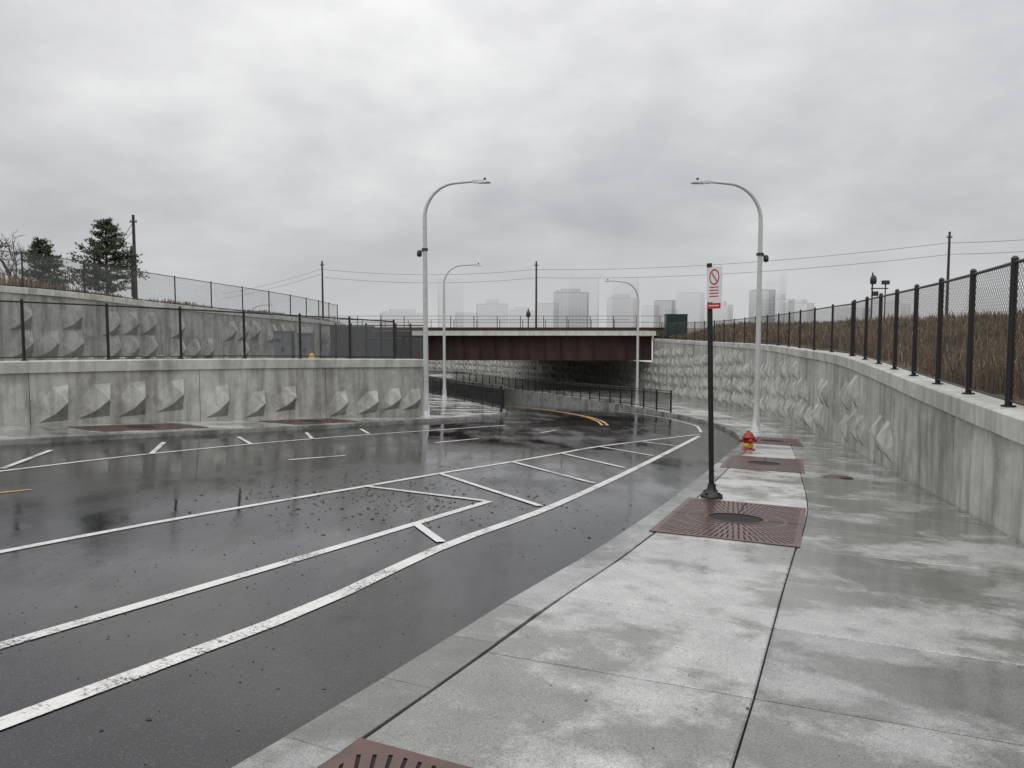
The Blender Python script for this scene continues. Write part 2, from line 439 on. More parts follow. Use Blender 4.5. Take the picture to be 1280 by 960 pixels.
# ------------------------------------------------------------------ walls
def relief(mb,o,tx,ty,nx,ny,u,z,w,h,dep,m):
    # ridge rising left-to-right: steep undercut facet below, long shallow facet above
    def P(a,zz,d=0): return (o[0]+tx*(u+a)+nx*d,o[1]+ty*(u+a)+ny*d,zz)
    A_=P(0,z,.003);B_=P(w,z+h*.02,.003);C_=P(w*.90,z+h*.70,dep);K_=P(w*.52,z+h*.29,dep*.48)
    D_=P(-w*.02,z+h*.62,.003);E_=P(w*.50,z+h*1.28,.003);F_=P(w*1.06,z+h*1.33,.003)
    mb.face([A_,B_,K_],m,-.8);mb.face([B_,C_,K_],m,-.8)  # facet shade painted in: undercut and right faces get darker tones
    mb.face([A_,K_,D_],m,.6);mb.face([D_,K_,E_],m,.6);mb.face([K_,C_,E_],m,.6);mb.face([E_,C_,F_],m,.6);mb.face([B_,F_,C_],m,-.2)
def wall(name,P,side,thick=.35,panel=3.0,mat=WALL,base=None,relf=None,cap=.27,seed=1):
    rr=random.Random(seed); mb=MB()
    Q=resample(P,step=panel)
    for i in range(len(Q)-1):
        a,b_=Q[i],Q[i+1]; dx,dy=b_[0]-a[0],b_[1]-a[1];l=math.hypot(dx,dy);tx,ty=dx/l,dy/l
        nx,ny=(ty,-tx) if side>0 else (-ty,tx)
        g_=.008
        def c(p,u,d,z): return (p[0]+tx*u+nx*d,p[1]+ty*u+ny*d,z)
        za,zb=base(a)-.25,base(b_)-.25; ta,tb=a[2]-cap+.03,b_[2]-cap+.03
        tn=rr.uniform(.2,.9)
        mb.hexa([c(a,g_,0,za),c(b_,-g_,0,zb),c(b_,-g_,-.12,zb),c(a,g_,-.12,za)],[c(a,g_,0,ta),c(b_,-g_,0,tb),c(b_,-g_,-.12,tb),c(a,g_,-.12,ta)],0,tn)
        mb.hexa([c(a,-.01,-.05,za),c(b_,.01,-.05,zb),c(b_,.01,-thick,zb),c(a,-.01,-thick,za)],[c(a,-.01,-.05,ta-.02),c(b_,.01,-.05,tb-.02),c(b_,.01,-thick,tb-.02),c(a,-.01,-thick,ta-.02)],1,tn)
        if relf: relf(mb,rr,a,tx,ty,nx,ny,l,(base(a)+base(b_))/2,min(a[2],b_[2])-cap)
    if cap:
        C=resample(P,step=1.0); nn=normals(C); sg=1 if side>0 else -1
        rows=[]
        for p,n_ in zip(C,nn):
            nx,ny=n_[0]*sg,n_[1]*sg
            f=lambda d,z:(p[0]+nx*d,p[1]+ny*d,z)
            rows.append([f(.05,p[2]-cap),f(.055,p[2]-.02),f(.035,p[2]),f(-thick-.05,p[2]),f(-thick-.05,p[2]-cap),f(.05,p[2]-cap)])
        n=6; vs=[q for r in rows for q in r]; fs=[]
        for i in range(len(rows)-1):
            for k in range(5): fs.append((i*n+k,i*n+k+1,(i+1)*n+k+1,(i+1)*n+k))
        fs.append((0,1,2,3,4)); e=(len(rows)-1)*n; fs.append((e+4,e+3,e+2,e+1,e))
        mb.shared(vs,fs,2,.6)
    return mb.build(name,[mat,DARK,CAP])
def rel_right(mb,rr,a,tx,ty,nx,ny,l,zb,zt):
    if a[1]<11.5: return
    u=.12
    while u<l-.72:
        k=0; z=zb+.18
        while z+.82<zt-.02:
            if rr.random()<(.55 if a[1]<20 else .85): relief(mb,a,tx,ty,nx,ny,u+(.12 if k%2 else 0),z+rr.uniform(0,.06),rr.uniform(.54,.68),rr.uniform(.53,.60),rr.uniform(.16,.23),0)
            z+=.82;k+=1
        u+=.88
def rel_left(mb,rr,a,tx,ty,nx,ny,l,zb,zt):
    u=rr.uniform(.1,.3)
    while u<l-.85:
        if rr.random()<.88: relief(mb,a,tx,ty,nx,ny,u,zb+rr.uniform(.12,.22),rr.uniform(.6,.85),rr.uniform(.52,.66),.22,0)
        u+=rr.uniform(.85,1.15)
def rel_up(mb,rr,a,tx,ty,nx,ny,l,zb,zt):
    u=.3
    while u<l-1.2:
        for z in (zt-2.9,zt-1.55):
            if rr.random()<.75: relief(mb,a,tx,ty,nx,ny,u,z,1.05,1.0,.36,0)
        u+=1.3
Hb=lambda p:H(p[0],p[1])
wall('retaining_wall',Wr,-1,base=Hb,relf=rel_right,seed=3,panel=3.1)
wall('retaining_wall',Wu,-1,base=Hb,relf=rel_right,seed=5,cap=.1)
wall('retaining_wall',Wl,1,base=Hb,relf=rel_left,panel=4.3,seed=9)
wall('retaining_wall',Wl2,1,base=Hb,relf=None,seed=10)
wall('retaining_wall',Wup,1,base=lambda p:-2.6,relf=rel_up,panel=5,mat=WALL2,seed=12,thick=.4,cap=.3)

# ------------------------------------------------------------------ fences
def fence(name,P,post_sp,h0,h1,mesh,pm,pr=.035,rail=.022,embed=.06,n=8):
    mb=MB(); L=cum(P); npst=int(L[-1]/post_sp)+1
    def hh(s): return h0+(h1-h0)*s/L[-1]
    for i in range(npst):
        p=at(P,L,i*post_sp);h=hh(i*post_sp)
        mb.tube([(p[0],p[1],p[2]-embed),(p[0],p[1],p[2]+h+.05)],pr,0,n)
        mb.tube([(p[0],p[1],p[2]+h+.05),(p[0],p[1],p[2]+h+.08)],[pr*1.15,pr*.5],0,n)
        mb.tube([(p[0],p[1],p[2]+.002),(p[0],p[1],p[2]+.02)],pr*2,0,n)
        if i<npst-1:
            q=at(P,L,(i+1)*post_sp);h2=hh((i+1)*post_sp)
            mb.tube([(p[0],p[1],p[2]+h),(q[0],q[1],q[2]+h2)],rail,0,6,False)
            mb.tube([(p[0],p[1],p[2]+.08),(q[0],q[1],q[2]+.08)],rail*.7,0,6,False)
            u0,u1=i*post_sp,(i+1)*post_sp
            mb.face([(p[0],p[1],p[2]+.06),(q[0],q[1],q[2]+.06),(q[0],q[1],q[2]+h2),(p[0],p[1],p[2]+h)],1,.5,[(u0,0),(u1,0),(u1,h2),(u0,h)])
    return mb.build(name,[pm,mesh])
Fr=[(p[0]+n_[0]*.2,p[1]+n_[1]*.2,p[2]) for p,n_ in zip(Wr,normals(Wr))]
iN=min(range(len(Fr)),key=lambda i:abs(Fr[i][1]-21.5))
fence('chain_link_fence',Fr[:iN+1],1.72,2.05,1.42,CHB,BLACK,pr=.042)
fence('chain_link_fence',Fr[iN:],3.0,1.4,1.4,CHB,BLACK,pr=.035)
Fl=[(p[0]-n_[0]*.2,p[1]-n_[1]*.2,p[2]) for p,n_ in zip(Wl,normals(Wl))]
fence('chain_link_fence',Fl,1.86,1.5,1.25,CHG,BLACK,pr=.035)
Fu=[(p[0]-n_[0]*.2,p[1]-n_[1]*.2,p[2]) for p,n_ in zip(Wup,normals(Wup))]
fence('chain_link_fence',Fu,3.2,1.75,1.6,CHG,CDARK,pr=.04)

def railing(name,P,h=1.05):
    mb=MB(); L=cum(P); s=0
    Z=lambda p:H(p[0],p[1])
    k=0
    while s<L[-1]:
        p=at(P,L,s)
        if k%16==0: mb.tube([(p[0],p[1],Z(p)-.05),(p[0],p[1],Z(p)+h+.04)],.04,0,6)
        else: mb.tube([(p[0],p[1],Z(p)+.12),(p[0],p[1],Z(p)+h-.1)],.009,0,4,False)
        s+=.15;k+=1
    Q=resample(P,step=1.0)
    for hh in (.12,h-.12,h):
        mb.tube([(p[0],p[1],Z(p)+hh) for p in Q],.026,0,6)
    return mb.build(name,[BLACK])
def sub(P,y0,y1): return [p[:2] for p in P if y0<=p[1]<=y1]
railing('railing',offs(sub(Rk,36,100),.14))
railing('railing',offs(sub(Lk,31,88),-.14))

# ------------------------------------------------------------------ bridge
br=MB(); x0,x1=-17.6,13.35; yf,yb=75.0,103.0
xm=(x0+x1)/2; W_=x1-x0
for yy in (yf,yf+7,yf+14,yf+21,yb):
    br.box((xm,yy,-1.93),(W_,.06,2.2),0)
    br.box((xm,yy,-3.04),(W_,.5,.07),0); br.box((xm,yy,-.80),(W_,.5,.07),0)
x=x0+.6
while x<x1:
    br.box((x,yf-.13,-1.93),(.03,.2,2.15),0); x+=1.55
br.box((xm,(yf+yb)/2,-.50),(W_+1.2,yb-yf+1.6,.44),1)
br.box((xm+4.2,yf-1.02,-.50),(W_-8,.2,.42),2)             # bright deck edge beam
br.box((xm-W_/2+4.0,yf-.98,-.55),(8.2,.14,.4),0)
br.box((xm,yf-.9,-.17),(W_+5.5,.45,.16),0)
br.box((xm,yf+.2,-.05),(W_+5.5,1.2,.22),0)
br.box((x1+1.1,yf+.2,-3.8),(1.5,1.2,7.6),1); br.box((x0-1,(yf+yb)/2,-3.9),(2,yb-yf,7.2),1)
x=x0-8
while x<x1+2:
    br.tube([(x,yf-.6,-.1),(x,yf-.6,1.15)],.035,3,6); x+=2.2
for z in (.55,1.13): br.tube([(x0-8,yf-.6,z),(x1+2,yf-.6,z)],.022,3,6)
x=x0-8
while x<x1+2:
    br.tube([(x,yb,-.3),(x,yb,1.1)],.04,3,6); x+=3
br.tube([(x0-8,yb,1.08),(x1+2,yb,1.08)],.03,3,6)
br.build('railway_bridge',[RUST,UND,DECK,CDARK])

# ------------------------------------------------------------------ street lamps
def lamp(x,y,dirx,diry,h=8.0,arm=2.3,box=True):
    mb=MB(); z=H(x,y)
    mb.lathe((x,y,z),[(.19,0),(.19,.03),(.12,.05),(.115,.5),(.1,.55),(.088,1.2),(.08,4),(.07,h-1.25)],0,14)
    r=1.15; path=[];rad=[]
    for i in range(13):
        a=math.pi/2*i/12
        path.append((x+dirx*(r-r*math.cos(a)),y+diry*(r-r*math.cos(a)),z+h-1.25+r*math.sin(a)));rad.append(.066-.022*i/12)
    path.append((x+dirx*(arm-.55),y+diry*(arm-.55),z+h-.06));rad.append(.036)
    mb.tube(path,rad,0,12)
    def hp(u,w,zz): return (x+dirx*u-diry*w,y+diry*u+dirx*w,z+h+zz)
    u0,u1=arm-.62,arm
    mb.hexa([hp(u0,-.06,-.11),hp(u1,-.15,-.11),hp(u1,.15,-.11),hp(u0,.06,-.11)],[hp(u0,-.05,-.02),hp(u1-.05,-.11,-.03),hp(u1-.05,.11,-.03),hp(u0,.05,-.02)],0)
    mb.hexa([hp(u0+.2,-.09,-.125),hp(u1-.04,-.12,-.125),hp(u1-.04,.12,-.125),hp(u0+.2,.09,-.125)],[hp(u0+.2,-.09,-.105),hp(u1-.04,-.12,-.105),hp(u1-.04,.12,-.105),hp(u0+.2,.09,-.105)],1)
    mb.tube([hp(u1-.2,0,-.03),hp(u1-.2,0,.05)],.04,2,8)
    if box:
        mb.tube([hp(.0,0,-2.35),hp(-.2,.0,-2.35)],.025,2,6)
        mb.lathe((x-dirx*.2,y-diry*.2,z+h-2.55),[(.02,0),(.08,.03),(.09,.12),(.07,.2),(.03,.23)],2,10)
        mb.box((x,y,z+h-2.3),(.19,.19,.08),2)
    mb.box((x-diry*.1,y-.1,z+.35),(.1,.04,.22),0)
    return mb.build('street_lamp',[LAMPM,LENS,CDARK],(x,y,z))
lamp(-2.95,26.83,.97,-.10)
lamp(7.9,25.2,-.99,-.1)
lamp(-4.05,46.9,.97,.2,box=False); lamp(8.25,51.5,-.98,-.2,box=False)
lamp(-26,78,.98,.2,7.5,box=False); lamp(-20.5,88,.98,.2,7.0,box=False)

# ------------------------------------------------------------------ parking sign
sg=MB(); x,y=2.72,10.55; z=H(x,y)+.004
tx_,tz=-.085,3.17
sg.lathe((x,y,z),[(.15,0),(.15,.02),(.145,.05),(.09,.075),(.06,.13),(.05,.2)],0,20)
for a in range(4):
    sg.tube([(x+.12*math.cos(a*1.57+.7),y+.12*math.sin(a*1.57+.7),z+.03),(x+.12*math.cos(a*1.57+.7),y+.12*math.sin(a*1.57+.7),z+.09)],.015,0,6)
sg.tube([(x,y,z+.03),(x+tx_*.5,y,z+1.6),(x+tx_,y,z+tz)],.036,0,12)
px_,py_,pz=x+tx_*.93,y-.0,z+2.78
d=Vector((.40,-.917,0)); nrm=Vector((-.917,-.40,0))
def pl(u,v,off): q=Vector((px_,py_,pz))+d*u+nrm*off; return (q.x,q.y,q.z+v)
def plate(u0,u1,v0,v1,o0,o1,m):
    sg.hexa([pl(u0,v0,o0),pl(u1,v0,o0),pl(u1,v0,o1),pl(u0,v0,o1)],[pl(u0,v1,o0),pl(u1,v1,o0),pl(u1,v1,o1),pl(u0,v1,o1)],m)
plate(.0,.31,-.13,.33,.040,.044,1)
plate(.02,.29,-.215,-.14,.040,.044,2)
for i in range(24):
    a=i/24*2*math.pi;b2=(i+1)/24*2*math.pi
    f=lambda r,t:pl(.155+r*math.cos(t),.2+r*math.sin(t),.046)
    sg.face([f(.085,a),f(.105,a),f(.105,b2),f(.085,b2)],2)
sg.face([pl(.095,.25,.0465),pl(.11,.265,.0465),pl(.215,.15,.0465),pl(.2,.135,.0465)],2)
for v in (.06,.02,-.02,-.06): sg.face([pl(.06,v,.046),pl(.25,v,.046),pl(.25,v+.014,.046),pl(.06,v+.014,.046)],2)
sg.face([pl(.05,-.17,.046),pl(.26,-.17,.046),pl(.26,-.182,.046),pl(.05,-.182,.046)],1)
sg.build('parking_sign',[BLACK,SIGNW,SIGNR],(x,y,z))

# ------------------------------------------------------------------ hydrant
hy=MB(); x,y=5.56,18.3; z=H(x,y)
hy.lathe((x,y,z),[(.16,0),(.16,.03),(.10,.035),(.10,.08)],0,18)
hy.lathe((x,y,z),[(.102,.07),(.118,.08),(.118,.17),(.102,.175)],1,18)
hy.lathe((x,y,z),[(.105,.17),(.105,.29),(.15,.295),(.15,.325),(.125,.33),(.115,.37),(.075,.42),(.035,.435),(.035,.465),(.005,.47)],0,18)
for a,l,r in ((0,.19,.05),(math.pi,.19,.05),(-math.pi/2,.20,.055)):
    dx,dy=math.cos(a),math.sin(a); zc=z+.235
    hy.tube([(x+dx*.07,y+dy*.07,zc),(x+dx*l*.8,y+dy*l*.8,zc)],r*.8,0,12)
    hy.tube([(x+dx*l*.75,y+dy*l*.75,zc),(x+dx*l,y+dy*l,zc),(x+dx*(l+.02),y+dy*(l+.02),zc)],[r,r,r*.4],0,10)
hy.build('fire_hydrant',[RED,YELP],(x,y,z))

# ------------------------------------------------------------------ tree grates
def m_grate():
    m,nt,b=newmat('cast_iron_grate')
    s=N(nt,'ShaderNodeSeparateXYZ'); nt.links.new(N(nt,'ShaderNodeTexCoord').outputs['Object'],s.inputs[0])
    X,Y=s.outputs[0],s.outputs[1]
    r=math_(nt,'SQRT',math_(nt,'ADD',math_(nt,'MULTIPLY',X,X),math_(nt,'MULTIPLY',Y,Y)))
    th=math_(nt,'DIVIDE',math_(nt,'ARCTAN2',Y,X),2*math.pi)
    tot=None
    for r0,r1,k in ((.36,.54,44),(.57,.76,70),(.79,1.0,100),(1.03,1.35,130)):
        f=math_(nt,'FRACT',math_(nt,'MULTIPLY',math_(nt,'ADD',th,1),k))
        sl=math_(nt,'MULTIPLY',math_(nt,'LESS_THAN',f,.28),math_(nt,'MULTIPLY',math_(nt,'GREATER_THAN',r,r0),math_(nt,'LESS_THAN',r,r1)))
        tot=sl if tot is None else math_(nt,'MAXIMUM',tot,sl)
    ins=math_(nt,'MULTIPLY',math_(nt,'LESS_THAN',math_(nt,'ABSOLUTE',X),.68),math_(nt,'LESS_THAN',math_(nt,'ABSOLUTE',Y),1.24))
    tot=math_(nt,'MULTIPLY',tot,ins)
    nt.links.new(math_(nt,'SUBTRACT',1,tot),b.inputs['Alpha'])
    c=ramp(nt,noise(nt,5,5,.65),[(.3,(.05,.022,.018)),(.6,(.105,.045,.036)),(.8,(.14,.065,.05))])
    nt.links.new(c,b.inputs['Base Color']); b.inputs['Roughness'].default_value=.28
    bump(nt,b,noise(nt,50,4),.2,.005)
    return m
GR=m_grate()
PITD=simple('grate_pit_dark',(.012,.010,.009),.9); GRIM=simple('grate_rim',(.06,.03,.025),.35)  # near-black sheet close under the plate, the pit's shade put into colour
def grate(cx,cy,ang,w=1.48,l=2.6,hr=.31):
    mb=MB(); ca,sa=math.cos(ang),math.sin(ang)
    def P(u,v,dz): 
        X=cx+u*ca-v*sa;Y=cy+u*sa+v*ca; return (u,v,H(X,Y)+dz-H(cx,cy))
    n=40
    inner=[];outer=[]
    for i in range(n):
        t=2*math.pi*i/n; c,s_=math.cos(t),math.sin(t)
        k=min((w/2)/max(abs(c),1e-6),(l/2)/max(abs(s_),1e-6))
        inner.append((hr*c,hr*s_));outer.append((c*k,s_*k))
    for i in range(n):
        j=(i+1)%n
        o=[outer[i],outer[j]]
        mid=[]
        if abs(abs(o[0][0])-w/2)<1e-6 and abs(abs(o[1][1])-l/2)<1e-6 and not abs(abs(o[1][0])-w/2)<1e-6: mid=[(o[0][0],o[1][1])]
        elif abs(abs(o[0][1])-l/2)<1e-6 and abs(abs(o[1][0])-w/2)<1e-6 and not abs(abs(o[0][0])-w/2)<1e-6: mid=[(o[1][0],o[0][1])]
        ring=[inner[i],o[0]]+mid+[o[1],inner[j]]
        mb.face([P(u,v,.014) for u,v in ring],0)
        mb.face([P(*inner[i],.018),P(*inner[j],.018),P(inner[j][0]*1.12,inner[j][1]*1.12,.018),P(inner[i][0]*1.12,inner[i][1]*1.12,.018)],2)
        mb.face([P(*inner[i],.018),P(*inner[j],.018),P(*inner[j],.0075),P(*inner[i],.0075)],1)
        for a_,b_2 in zip([o[0]]+mid,mid+[o[1]]): mb.face([P(*a_,.014),P(*b_2,.014),P(*b_2,-.02),P(*a_,-.02)],1)
    mb.face([P(-w/2,-l/2,.0078),P(w/2,-l/2,.0078),P(w/2,l/2,.0078),P(-w/2,l/2,.0078)],1)
    mb.face([P(-.008,hr*1.13,.017),P(.008,hr*1.13,.017),P(.008,l/2,.017),P(-.008,l/2,.017)],1)
    for s_ in(-1,1):
        ua,ub=sorted((s_*hr*1.13,s_*w/2)); mb.face([P(ua,-.008,.017),P(ub,-.008,.017),P(ub,.008,.017),P(ua,.008,.017)],1)
    ob=mb.build('tree_grate',[GR,PITD,GRIM]); ob.location=(cx,cy,H(cx,cy)); ob.rotation_euler=(0,0,ang)
    return ob
grate(2.60,8.98,-.38); grate(4.98,15.35,-.34); grate(7.15,21.4,-.30)
grate(-.50,1.75,-.42)
grate(-8.75,18.35,-.60); grate(-5.75,22.4,-.60)
mh=MB(); x,y=5.63,13.4
mh.lathe((x,y,H(x,y)),[(.25,-.02),(.25,.012),(.22,.014),(.215,.010),(.01,.010)],0,28); mh.build('manhole_cover',[GRIM])

# ------------------------------------------------------------------ debris
db=MB()
def clod(x,y,z,r,m):
    vs=[];k=5
    for a in range(k): vs.append((x+r*R.uniform(.5,1.2)*math.cos(a*2*math.pi/k),y+r*R.uniform(.5,1.2)*math.sin(a*2*math.pi/k),z))
    vs.append((x+r*.2,y,z+r*R.uniform(.15,.5)))
    db.shared(vs,[(i,(i+1)%k,k) for i in range(k)],m)
for i in range(800):
    cx,cy=(-2.1,10.9) if R.random()<.6 else (-.6,9.6)
    x=cx+R.gauss(0,1.15);y=cy+R.gauss(0,1.15)
    clod(x,y,HR(x,y)+.003,min(.038,abs(R.gauss(0,.012))+.007),R.choice((0,0,1)))
for i in range(1700):
    v=R.uniform(2.5,17); xr=(v-5.4)*.42-.1; x=xr-R.random()**.8*(3+v*.3); 
    clod(x,v,HR(x,v)+.003,abs(R.gauss(0,.004))+.002+.0004*v,R.choice((0,1)))
for i in range(700):
    v=R.uniform(2,22); e=at(Ki,KL,v)[:2]; uu=R.random()**1.6*3.4
    x=e[0]+uu*.9;y=e[1]-uu*.4; clod(x,y,H(x,y)+.006,abs(R.gauss(0,.0035))+.002,R.choice((0,1)))
rl=cum(Rk)
for i in range(1300):
    e=at(Rk,rl,R.uniform(5,34)); x=e[0]-abs(R.gauss(0,.06));y=e[1]; clod(x,y,HR(x,y)+.003,R.uniform(.004,.014),R.choice((0,0,1)))
wl_=cum(Wr)
for i in range(900):
    e=at(Wr,wl_,R.uniform(8,45)); x=e[0]-.04-abs(R.gauss(0,.07));y=e[1]; clod(x,y,H(x,y)+.005,R.uniform(.004,.016),R.choice((0,1)))
db.build('gravel_debris',[STONE,LEAF])

# ------------------------------------------------------------------ dry grass
gr=MB()
def tuft(x,y,z,h,k=6):
    for _ in range(k):
        a=R.uniform(0,6.283);hh=h*R.uniform(.55,1.1);w=R.uniform(.006,.015)*max(1,y/16);ln=R.uniform(.05,.4)*hh
        bx=x+R.uniform(-.2,.2);by=y+R.uniform(-.2,.2);ca,sa=math.cos(a),math.sin(a)
        p0=(bx-w*sa,by+w*ca,z-.1);p1=(bx+w*sa,by-w*ca,z-.1)
        m0=(bx+ca*ln*.35-w*sa*.8,by+sa*ln*.35+w*ca*.8,z+hh*.6);m1=(bx+ca*ln*.35+w*sa*.8,by+sa*ln*.35-w*ca*.8,z+hh*.6)
        tp=(bx+ca*ln,by+sa*ln,z+hh)
        tn=min(1,max(0,R.gauss(.5,.22)))
        gr.shared([p0,p1,m1,m0,tp],[(0,1,2,3),(3,2,4)],0,tn)
LW=cum(Wr)
for i in range(14000):
    s=LW[-1]*(.1+.9*R.random()**1.45); p=at(Wr,LW,s); q=at(Wr,LW,s+.2)
    dx,dy=q[0]-p[0],q[1]-p[1];l=math.hypot(dx,dy) or 1; n_=(dy/l,-dx/l)
    d=.7+R.random()**1.4*11
    b_=bank_r(p,n_,d); tuft(b_[0],b_[1],b_[2],R.uniform(.22,.5)*(1+.4*math.sin(s*.45+d*.6)),6)
gr.build('dry_grass',[GRASS])
gr=MB(); LU=cum(Wup)
for i in range(5200):
    s=LU[-1]*R.uniform(.3,1); p=at(Wup,LU,s); q=at(Wup,LU,s+.2)
    dx,dy=q[0]-p[0],q[1]-p[1];l=math.hypot(dx,dy) or 1; n_=(dy/l,-dx/l); d=.5+R.random()**1.5*12
    f=1 if s<LU[-1]*.62 else .45
    tuft(p[0]-n_[0]*d,p[1]-n_[1]*d,p[2]-.03+.03*d,R.uniform(.25,.7)*f*(1+.4*math.sin(s*.6)),5)
gr.build('dry_grass',[GRASS])

# ------------------------------------------------------------------ trees
def pine(x,y,z,h,rw,seed):
    rr=random.Random(seed); mb=MB()
    mb.tube([(x,y,z-.2),(x+.03,y,z+h*.5),(x,y,z+h*.97)],[h*.022,h*.014,h*.003],0,8)
    lv=0.06
    while lv<.98:
        rad=rw*(1-lv)**.8*(.55+.45*min(1,lv/.18))
        nb=rr.randint(6,9)
        for k in range(nb):
            a=rr.uniform(0,6.283); L=rad*rr.uniform(.65,1.2)+.12
            up=rr.uniform(.05,.45)
            z0=z+h*lv+rr.uniform(-.06,.06)*h*.3
            p0=Vector((x,y,z0)); d=Vector((math.cos(a),math.sin(a),up)); 
            pts=[p0,p0+d*L*.5+Vector((0,0,-.04*L)),p0+d*L+Vector((0,0,.08*L))]
            mb.tube(pts,[.018*h*.3,.01*h*.3,.004],0,4,False)
            nc=int(8+L*12)
            for c in range(nc):
                t=rr.uniform(.22,1.02); cpt=p0+d*L*t+Vector((rr.gauss(0,.10),rr.gauss(0,.10),rr.gauss(0,.07)))*(.6+L*.25)
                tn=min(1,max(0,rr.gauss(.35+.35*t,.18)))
                for q in range(5):
                    dd=Vector((rr.gauss(0,1)+d.x*.7,rr.gauss(0,1)+d.y*.7,rr.gauss(.35,.7))).normalized()
                    ln=rr.uniform(.12,.24); sd=dd.orthogonal().normalized()*rr.uniform(.02,.04)
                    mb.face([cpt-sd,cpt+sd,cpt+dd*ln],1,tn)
        lv+=rr.uniform(.035,.06)
    return mb.build('pine_tree',[BARK,NEED],(x,y,z))
pine(-27.2,53,2.1,5.2,2.7,4); pine(-33.0,55.5,2.4,3.9,1.9,8)
bt=MB(); rr=random.Random(5)
def branch(p,d,L,r,lv):
    pts=[p];rs=[r];q=p;dd=d
    for i in range(3):
        dd=(dd+Vector((rr.gauss(0,.14),rr.gauss(0,.14),rr.gauss(.04,.08)))).normalized(); q=q+dd*L/3; pts.append(q);rs.append(r*(1-.18*(i+1)))
    bt.tube(pts,rs,0,5 if lv<2 else 3,False)
    if lv<5:
        for k in range(3 if lv<4 else 4):
            e=pts[rr.randint(1,3)]; nd=(dd+Vector((rr.gauss(0,.65),rr.gauss(0,.65),rr.gauss(.05,.35)))).normalized()
            branch(e,nd,L*rr.uniform(.6,.82),max(.018,r*.58),lv+1)
branch(Vector((-37.6,60,2.6)),Vector((.0,0,1)),2.1,.15,0)
bt.build('bare_tree',[BARK])

# ------------------------------------------------------------------ utility poles and wires
poles=[(-27.2,57,1.9,8.1),(-23.3,97,-1,8.2),(3.0,97.5,-1,8.2),(39.2,71,-.6,8.6),(62,66,-.6,11)]
for i,(x,y,zb,zt) in enumerate(poles):
    mb=MB(); mb.tube([(x,y,zb-.5),(x,y,zt)],[.15,.10],0,8)
    if i==0:
        mb.lathe((x+.0,y-.2,2.2),[(.1,0),(.2,.05),(.2,3.6),(.1,3.7)],1,10)
    mb.box((x,y,zt-.5),(.5,.08,.09),0)
    for s in(-.2,.2): mb.tube([(x+s,y,zt-.46),(x+s,y,zt-.34)],.03,1,6)
    mb.build('utility_pole',[WOOD,CDARK],(x,y,zb))
wr=MB()
def wire(a,b_,sag,r=.017):
    wr.tube([(a[0]+(b_[0]-a[0])*k/16,a[1]+(b_[1]-a[1])*k/16,a[2]+(b_[2]-a[2])*k/16-sag*4*(k/16)*(1-k/16)) for k in range(17)],r,0,4,False)
for a,b_ in zip(poles[1:],poles[2:]):
    for dz,off in ((-1.0,-.2),(-2.0,.2)):
        wire((a[0]+off,a[1],a[3]+dz),(b_[0]+off,b_[1],b_[3]+dz),.5+.006*abs(b_[0]-a[0]))
wire((-23.5,97,6.6),(-44,120,4.5),.3); wire((-23.5,97,7.2),(-44,120,5.2),.3)
wire((-27.2,57,7.6),(-30.5,57.5,3.2),.05,.02);wire((-27.2,57,7.0),(-31.5,58,3.2),.05,.015)
wr.build('overhead_wires',[CDARK])

def signal(x,y,zb,zt,two):
    mb=MB(); mb.tube([(x,y,zb),(x,y,zt)],.06,0,8)
    mb.lathe((x,y-.15,zt-.9),[(.05,0),(.22,.05),(.24,.35),(.18,.6),(.05,.7)],0,12)
    if two:
        mb.tube([(x-.1,y,zt-1.2),(x+1.2,y,zt-1.2)],.05,0,6)
        mb.tube([(x+1.0,y,zb),(x+1.0,y,zt-.7)],.05,0,6); mb.box((x+1.0,y,zt-.75),(.5,.3,.3),0); mb.box((x+.2,y-.05,zt-1.6),(.4,.3,.35),0)
    return mb.build('railway_signal',[CDARK],(x,y,zb))
signal(27.4,60,-.6,4.2,True); signal(1.7,82,-.3,2.0,False)

def cabinet(x,y,w,d_,h,z,mat,name='utility_cabinet'):
    mb=MB(); mb.box((x,y,z+.05),(w+.1,d_+.1,.1),1); mb.box((x,y,z+h/2+.1),(w,d_,h),0); mb.box((x,y,z+h+.13),(w+.08,d_+.08,.06),0)
    for s in(-.25,.25):
        mb.box((x+s*w,y-d_/2-.01,z+h/2+.1),(w*.46,.02,h*.88),0,tone=.2); mb.box((x+s*w*.2,y-d_/2-.03,z+h*.55),(.03,.03,.2),1)
    for k in range(4): mb.box((x-.25*w,y-d_/2-.025,z+h*.78+k*.04),(w*.3,.012,.015),1)
    return mb.build(name,[mat,CDARK],(x,y,z))
cabinet(-11.6,40,.9,.6,1.75,-2.05,GREYBOX); cabinet(-10.5,40,.75,.6,1.65,-2.05,GREYBOX)
cabinet(-9.8,60,2.6,1.2,1.7,-2.6,GREEN,'dumpster'); cabinet(-13.4,66,3.5,1.2,2.4,-2.4,CDARK)
cabinet(-7.6,62,1.6,1.2,1.9,-2.9,CDARK)
cabinet(14.9,71.5,1.9,1,1.9,-.8,GREEN)
bo=MB(); bo.lathe((-9.2,36,-2.2),[(.14,0),(.14,.9),(.1,1.0),(.02,1.05)],0,14); bo.build('bollard',[YELP])
bk=MB()
for i in range(7):
    x=-11.8+i*.32;y=21.0+i*.22;z=-1.0
    bk.tube([(x,y,z-.7),(x,y,z+.1)]+[(x+.25*(1-math.cos(a)),y+.1*(1-math.cos(a)),z+.1+.12*math.sin(a)) for a in (.5,1.2,1.57,2,2.6,3.14)]+[(x+.5,y+.2,z-.7)],.018,0,6)
bk.build('bicycle_rack',[GALV])
pf=MB()
